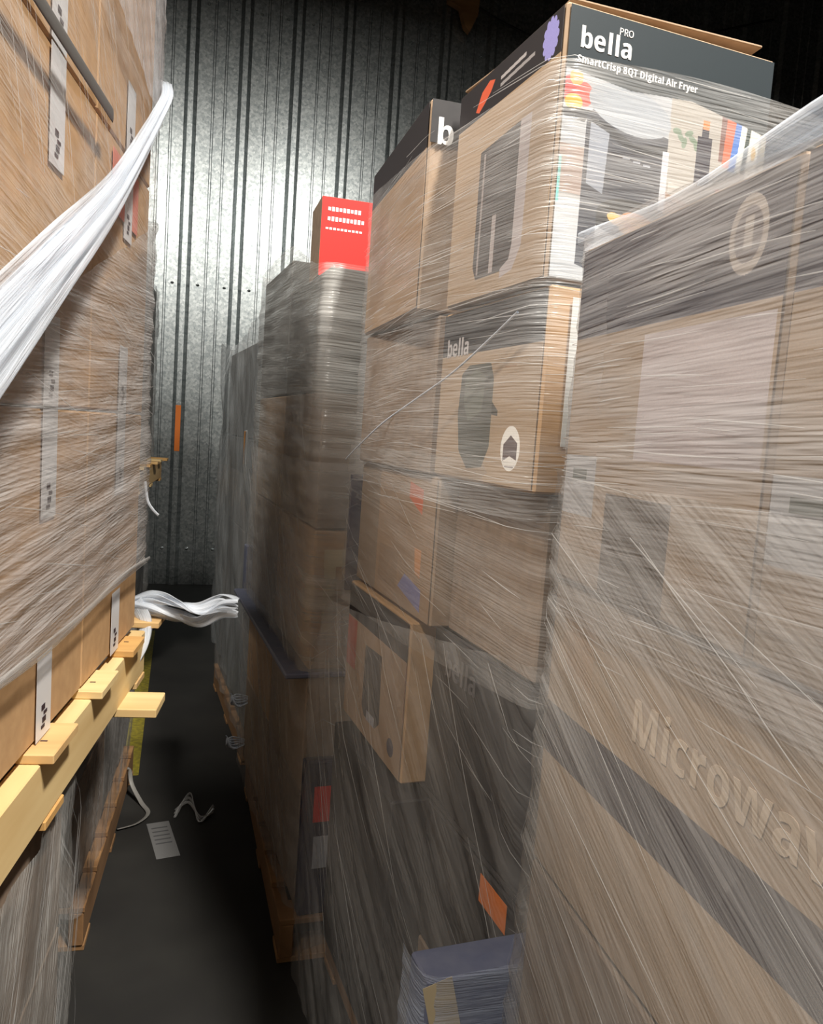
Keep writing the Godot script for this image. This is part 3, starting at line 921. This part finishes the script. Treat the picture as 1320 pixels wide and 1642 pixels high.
func build_left() -> void:
	# ------------------------------------------------ L1: tall kraft cartons on the upper pallet
	var L := frame(Vector3(-.324, 0, -1.05), -6.1, -1.0)
	var rows := [1.008, 1.603, 2.198]
	var rn := ["bottom", "middle", "top"]
	for i in 3:
		for k in 3:
			var a0 := -.37 + k * .54
			var o := carton(L, 0.012, .75, rows[i], rows[i] + .59, a0, a0 + .535, "large_carton", "large kraft carton closed with printed white tape, %s row, %s column" % [rn[i], ["outermost", "middle", "steel wall side"][k]], "large taped kraft cartons on the upper pallet", M.kraft)
			# white tape down the middle of the aisle face, over and under each seam
			for t in [[.0, .155], [.40, .59]]:
				var h: float = t[1] - t[0]
				var tp := part("tape", sheet_mesh(.08, h, .0006), M.tape, o, Transform3D(Basis(Vector3.UP, PI / 2), Vector3(.3735, (t[0] + t[1]) / 2, -.01)))
				for m in 4:
					part("tape_print", sheet_mesh(.018, .006 + .004 * (m % 2)), M.ink, tp, Transform3D(Basis.IDENTITY, Vector3(-.005 + .006 * (m % 3), -h / 2 + .02 + m * .012, .0008)))
			if k == 2 and i == 1:
				part("red_print", sheet_mesh(.26, .13), plain(Color8(212, 126, 108), .6), o, Transform3D(Basis(Vector3.UP, PI / 2), Vector3(.3732, .50, .02)))
	var bl := []
	for d in [[-.36, -.22, 0], [.04, .18, 0], [.37, .52, .02], [.70, .85, .02], [1.01, 1.15, .02], [1.30, 1.40, .03]]:
		bl.append(d)
	var pl := pallet(L, -.015, .9, .85, .155, -.37, bl, 1.28, "wooden_pallet", "pale pine pallet stacked high under the tall kraft cartons", M.wood)
	part("jutting_board", box_mesh(Vector3(.32, .022, .13), .002, 0, 5), M.wood[1], pl, Transform3D(Basis.IDENTITY, Vector3(-.055, .862, -1.02)))
	for k in 6:
		part("nail_mark", sheet_mesh(.012, .004), M.ink, pl, Transform3D(Basis(Vector3.RIGHT, -PI / 2), Vector3(.0 - .02 * (k % 2), 1.0052, -(.43 + .33 * (k / 2)) - .03 * (k % 2))))
	var fl := film_thing(L, "clear stretch film over the tall stack of kraft cartons")
	var plp := [Vector2(-.002, -.37), Vector2(-.002, 1.252), Vector2(.6, 1.252)]
	film(fl, L, "film_layer", plp, M.film_thin, {"y0": func(s): return 1.2 + .006 * sin(s * 6.0), "y1": 2.8, "ang": -8.0, "scale": 1.1, "seed": 43, "out": -1.0, "amp": .005, "off": .008})
	film(fl, L, "film_layer", plp, M.film_mid, {"y0": func(s): return 1.2 + .006 * sin(s * 6.0), "y1": func(s): return 1.50 + .38 * s, "ang": 3.0, "scale": 1.2, "seed": 44, "out": -1.0, "amp": .006, "off": .014})
	film(fl, L, "film_layer", [Vector2(-.002, .70), Vector2(-.002, 1.252), Vector2(.6, 1.252)], M.film2, {"y0": func(s): return 2.42 - .12 * s, "y1": 2.8, "ang": -62.0, "scale": 1.2, "seed": 45, "out": -1.0, "amp": .006, "off": .014})
	ridges(fl, L, plp, M.gather, {"seed": 46, "count": 120, "ang": [-14, 8], "len": [.05, .35], "w": [0.0003, 0.0010], "y": [1.25, 1.9], "out": -1.0, "off": .02})
	ridges(fl, L, plp, M.gather, {"seed": 47, "count": 160, "ang": [-70, -48], "len": [.05, .4], "w": [0.0003, 0.0010], "y": [1.95, 2.75], "out": -1.0, "off": .018})
	# hem of the film
	var hem := []
	var hw := []
	for i in 40:
		var t := i / 39.0
		hem.append(Vector3(.018, 1.2 + .006 * sin((t * 1.622) * 6.0), -(-.37 + 1.622 * t)))
		hw.append(.024 + .006 * sin(t * 17))
	part("film_hem", ribbon(hem, hw, .008, Vector3.RIGHT, .4, 10, .04), M.film_heavy, fl)
	# twisted band of film, strongly gathered
	var band := thing("twisted_film_band", "thick twisted band of white film slung diagonally over the tall cartons", "film", L.P, L.phi)
	var ctl := [Vector3(.006, 2.475, -1.262), Vector3(.03, 2.40, -1.15), Vector3(.04, 2.17, -.83), Vector3(.045, 1.98, -.55), Vector3(.05, 1.81, -.25), Vector3(.055, 1.66, .02), Vector3(.055, 1.53, .25)]
	for j in 6:
		var pts := curve_points(ctl, 60)
		var ww := []
		for i in 60:
			var t := i / 59.0
			ww.append((.018 + .13 * smoothstep(0.0, 1.0, t)) * [1.0, .5, .4, .3, .22, .18][j])
			var off: float = [0.0, .016, -.02, .03, -.034, .005][j] * (.1 + t)
			pts[i] += Vector3(.004 * j, off, off * .3)
		part("film_fold", ribbon(pts, ww, .012 if j else .008, Vector3.RIGHT, .12 * j - .1, 16, .03), M.rope, band)
	# dark strip coloured as the shade in the gap between two carton rows
	var strap := thing("seam_shade_strip", "dark grey strip coloured as the shade in the gap between the upper kraft carton rows", "strap", L.P, L.phi)
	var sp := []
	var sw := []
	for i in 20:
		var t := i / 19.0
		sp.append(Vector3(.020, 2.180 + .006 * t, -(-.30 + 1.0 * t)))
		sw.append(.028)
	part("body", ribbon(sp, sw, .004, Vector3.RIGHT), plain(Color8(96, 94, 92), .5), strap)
	# loose tail of film at the pallet's end
	var lt := thing("loose_film_tail", "loose crumpled white film tail hanging off the end of the pine pallet", "film", L.P + Vector3(-.045, .015, 0), L.phi)
	var c2 := [Vector3(-.02, 1.03, -1.40), Vector3(.06, 1.055, -1.36), Vector3(.14, 1.04, -1.34), Vector3(.20, 1.015, -1.33), Vector3(.26, 1.03, -1.33), Vector3(.31, 1.02, -1.32)]
	for j in 6:
		var pts := curve_points(c2, 40)
		var ww := []
		for i in 40:
			var t := i / 39.0
			ww.append(.014 + .012 * sin(t * PI) * (1.0 if j % 2 else 1.6))
			pts[i] += Vector3(0, (.014 * (j - 2.5)) * sin(t * PI) - .022 * sin(t * PI * 1.4) * (j % 3), .012 * sin(t * 7.0 + j))
		part("film_fold", ribbon(pts, ww, .006, Vector3.UP, 2.0 + j, 10, .15), M.rope, lt)
	var c3 := curve_points([Vector3(.01, 1.03, -1.38), Vector3(.045, .99, -1.33), Vector3(.05, .94, -1.28), Vector3(.03, .89, -1.22)], 24)
	var w3 := []
	for i in 24:
		w3.append(.045)
	part("film_fold", ribbon(c3, w3, .012, Vector3.BACK, .6, 12, .12), M.rope, lt)
	# little strip hanging from the film edge
	var hk := thing("film_scrap", "short white strip of film dangling from the edge of the tall wrapped stack", "film", L.P, L.phi)
	var w4 := []
	for i in 16:
		w4.append(.008)
	part("body", ribbon(curve_points([Vector3(.012, 1.42, -1.2), Vector3(.02, 1.37, -1.2), Vector3(.035, 1.345, -1.2), Vector3(.05, 1.33, -1.2)], 16), w4, .004, Vector3.BACK, .5), M.rope, hk)

	# ------------------------------------------------ L0: low load under the upper pallet
	var L0 := frame(Vector3(-.335, 0, -.62), -3.0, -1.0)
	for i in 2:
		for k in 2:
			carton(L0, .01, .8, .141 + i * .352, .49 + i * .352, k * .56, k * .56 + .55, "plain_carton", "brown carton in the low film covered load, %s tier, %s" % ["lower" if i == 0 else "upper", "open end" if k == 0 else "under the pine pallet"], "cartons of the low load", M.kraft3)
	pallet(L0, 0.0, .8, 0, .14, 0, [[0, .1, 0], [.25, .35, 0], [.5, .6, 0], [.75, .85, 0], [1.02, 1.12, 0]], 1.12, "wooden_pallet", "wooden pallet under the low film covered load", M.old_wood, "floor pallets")
	var f0 := film_thing(L0, "grey stretch film draped over the low load beneath the pine pallet")
	var p0 := [Vector2(.0, -.01), Vector2(.0, 1.125), Vector2(.5, 1.125)]
	film(f0, L0, "film_layer", p0, M.film_soft2, {"y0": .03, "y1": .846, "ang": 70.0, "scale": 1.2, "seed": 53, "out": -1.0, "fine": .3, "amp": .014, "off": .018})
	ridges(f0, L0, p0, M.gather, {"seed": 54, "count": 70, "ang": [62, 82], "len": [.1, .5], "w": [0.0006, 0.0022], "y": [.05, .85], "out": -1.0, "off": .03})
	# ------------------------------------------------ L0b: dark low load behind it
	var L3 := frame(Vector3(-.34, 0, -2.35), -1.0, -1.0)
	pallet(L3, -.02, .8, 0, .14, 0, [[0, .1, 0], [.22, .32, 0], [.44, .54, 0], [.66, .76, 0], [.88, .98, 0], [1.10, 1.20, 0]], 1.22, "wooden_pallet", "worn brown pallet on the floor beneath the dark low load", M.old_wood, "floor pallets")
	for i in 2:
		for k in 2:
			carton(L3, .02, .8, .141 + i * .34, .475 + i * .34, k * .60, k * .60 + .59, "dark_carton", "dark grey carton in the dark low load, %s tier, %s" % ["lower" if i == 0 else "upper", "nearer the pine pallet" if k == 0 else "nearer the steel wall"], "cartons of the dark low load", M.grey if (i + k) % 2 else M.kraft3)
	var tl := carton(L3, -.03, .06, .30, .36, 1.20, 1.28, "teal_packet", "small teal packet wedged at the end of the dark low load", "", M.teal)
	var f3 := film_thing(L3, "clear film on the low load standing on the worn brown pallet")
	var p3 := [Vector2(.5, -.01), Vector2(.005, -.01), Vector2(.005, 1.2), Vector2(.5, 1.2)]
	film(f3, L3, "film_layer", p3, M.film_soft, {"y0": .12, "y1": .82, "ang": 60.0, "scale": 1.2, "seed": 63, "out": -1.0, "amp": .012, "off": .016})
	# ------------------------------------------------ L2: black wrapped stack before the wall
	var L2 := frame(Vector3(-.50, 0, -4.75), -2.0, -1.0)
	for i in 2:
		carton(L2, .02, .8, .02 + i * .56, .57 + i * .56, .0, 1.2, "black_carton", "wide black wrapped carton, %s of the stack before the steel wall" % ["foot" if i == 0 else "second"], "black stack before the wall", M.black)
	pallet(L2, -.08, .8, 1.14, .16, .0, [[0, .12, .02], [.3, .42, .02], [.62, .74, .03], [.9, 1.02, .02], [1.12, 1.24, .04]], 1.2, "wooden_pallet", "golden splintered pallet lodged high between two black wrapped tiers", M.wood)
	for i in 2:
		carton(L2, .0, .8, 1.305 + i * .58, 1.88 + i * .58, .0, 1.2, "dark_carton", "wide grey carton above the golden pallet, %s one" % ["lower" if i == 0 else "upper"], "grey cartons above the golden pallet", M.grey)
	var f2 := film_thing(L2, "clear stretch film round the black stack before the steel wall")
	var p2 := [Vector2(.6, -.01), Vector2(.0, -.01), Vector2(.0, 1.21), Vector2(.5, 1.21)]
	film(f2, L2, "film_layer", p2, M.film_soft, {"y0": .02, "y1": 1.12, "ang": 20.0, "scale": 1.0, "seed": 73, "out": -1.0, "amp": .01, "off": .014, "du": .03, "dv": .03})
	film(f2, L2, "film_layer", p2, M.film, {"y0": 1.32, "y1": 2.46, "ang": -40.0, "scale": 1.0, "seed": 74, "out": -1.0, "amp": .012, "off": .02, "du": .03, "dv": .03})

func build_loose() -> void:
	# floor paint, litter
	var yl := thing("floor_line", "faded yellow paint line on the dark floor along the low load", "marking", Vector3(-.37, 0, -4.8), deg_to_rad(2.6))
	part("body", box_mesh(Vector3(.075, .002, 2.5), .0005), M.yellow, yl, Transform3D(Basis.IDENTITY, Vector3(0, .001, 0)))
	var lp := thing("paper_label", "grimy printed paper label lying on the dark floor", "label", Vector3(-.135, 0.0, -2.98), deg_to_rad(12))
	part("body", box_mesh(Vector3(.085, .0015, .27), .0004), plain(Color8(118, 118, 118), .6), lp, Transform3D(Basis.IDENTITY, Vector3(0, .001, 0)))
	for k in 5:
		part("label_print", box_mesh(Vector3(.06, .0006, .008), .0002), plain(Color8(80, 80, 82), .7), lp, Transform3D(Basis.IDENTITY, Vector3(0, .002, -.09 + k * .03)))
	var sl := thing("strap_loop", "bent white packing strap on the floor beside the worn brown pallet", "strap", Vector3.ZERO)
	var pts := curve_points([Vector3(-.33, .10, -3.34), Vector3(-.30, .12, -3.36), Vector3(-.285, .06, -3.34), Vector3(-.24, .012, -3.27), Vector3(-.205, .008, -3.18), Vector3(-.24, .008, -3.10), Vector3(-.31, .008, -3.06)], 40)
	var w := []
	for i in 40:
		w.append(.018)
	part("body", ribbon(pts, w, .004, Vector3.UP, .4), plain(Color8(130, 128, 124), .5), sl)
	var fs := thing("floor_film_scrap", "thin crumpled film scrap lying flat on the floor past the paper label", "film", Vector3.ZERO)
	for j in 3:
		var w2 := []
		for i in 24:
			w2.append(.012)
		part("film_fold", ribbon(curve_points([Vector3(-.10, .006, -3.2 + j * .03), Vector3(-.05, .012, -3.25 - j * .04), Vector3(.0, .006, -3.13 + j * .02), Vector3(.05, .008, -3.16 - j * .03)], 24), w2, .005, Vector3.UP, 2.0 + j, 8, .1), M.gather, fs)
	for k in 2:
		var fk := thing("film_knot", "small clear film knot sticking out of the grey wrapped load, %s" % ["upper one" if k == 0 else "lower one"], "film", Vector3([.145, .135][k], [.42, .22][k], [-3.35, -3.38][k]), 0.0, "film knots on the grey wrapped load")
		for j in 4:
			var w2 := []
			for i in 16:
				w2.append(.012)
			part("film_fold", ribbon(curve_points([Vector3(.05, 0, 0), Vector3(-.02, .02 - j * .012, .01), Vector3(-.04, -.02 + j * .014, .0), Vector3(-.01, -.03, -.01 + j * .01), Vector3(.05, -.01, 0)], 16), w2, .005, Vector3.UP, 3.0, 8, .1), M.rope_core, fk)
	# on the wall
	var os := thing("orange_sticker", "tall narrow orange mark stuck on the galvanised wall", "sticker", Vector3(-.367, 1.28, -7.7545))
	part("body", box_mesh(Vector3(.048, .43, .003), .001), M.orange, os, Transform3D(Basis.IDENTITY, Vector3(0, .215, 0)))
	var wb := thing("timber_offcut", "splintered brown timber offcut fixed high on the steel wall", "timber", Vector3(2.12, 5.45, -7.70))
	var st := begin()
	st.set_smooth_group(-1)
	var pf := [Vector2(-.19, .6), Vector2(.14, .6), Vector2(.12, .16), Vector2(.05, .0), Vector2(.0, .04), Vector2(-.06, .2), Vector2(-.18, .24)]
	var tri := Geometry2D.triangulate_polygon(PackedVector2Array(pf))
	for z in [.04, -.04]:
		for i in range(0, tri.size(), 3):
			var idx := [tri[i], tri[i + 1], tri[i + 2]]
			var a: Vector2 = pf[idx[0]]
			var b: Vector2 = pf[idx[1]]
			var c: Vector2 = pf[idx[2]]
			var cw := (b - a).cross(c - a) < 0.0
			if cw != (z > 0.0):
				idx.reverse()
			for q in idx:
				st.set_uv(pf[q])
				st.add_vertex(Vector3(pf[q].x, pf[q].y, z))
	for i in pf.size():
		var a: Vector2 = pf[i]
		var b: Vector2 = pf[(i + 1) % pf.size()]
		quad(st, [Vector3(a.x, a.y, .04), Vector3(a.x, a.y, -.04), Vector3(b.x, b.y, -.04), Vector3(b.x, b.y, .04)], [a, a, b, b])
	st.generate_normals()
	part("body", st.commit(), M.old_wood[0], wb)
	var cb := thing("wall_cable", "thin dark cable sagging across the top of the steel wall", "cable", Vector3.ZERO)
	var w5 := []
	for i in 30:
		w5.append(.022)
	part("body", ribbon(curve_points([Vector3(2.2, 5.72, -7.70), Vector3(2.6, 5.6, -7.72), Vector3(3.1, 5.55, -7.72), Vector3(4.2, 5.75, -7.72), Vector3(5.5, 6.2, -7.72)], 30), w5, .022, Vector3.UP), plain(Color8(26, 26, 26), .6), cb)
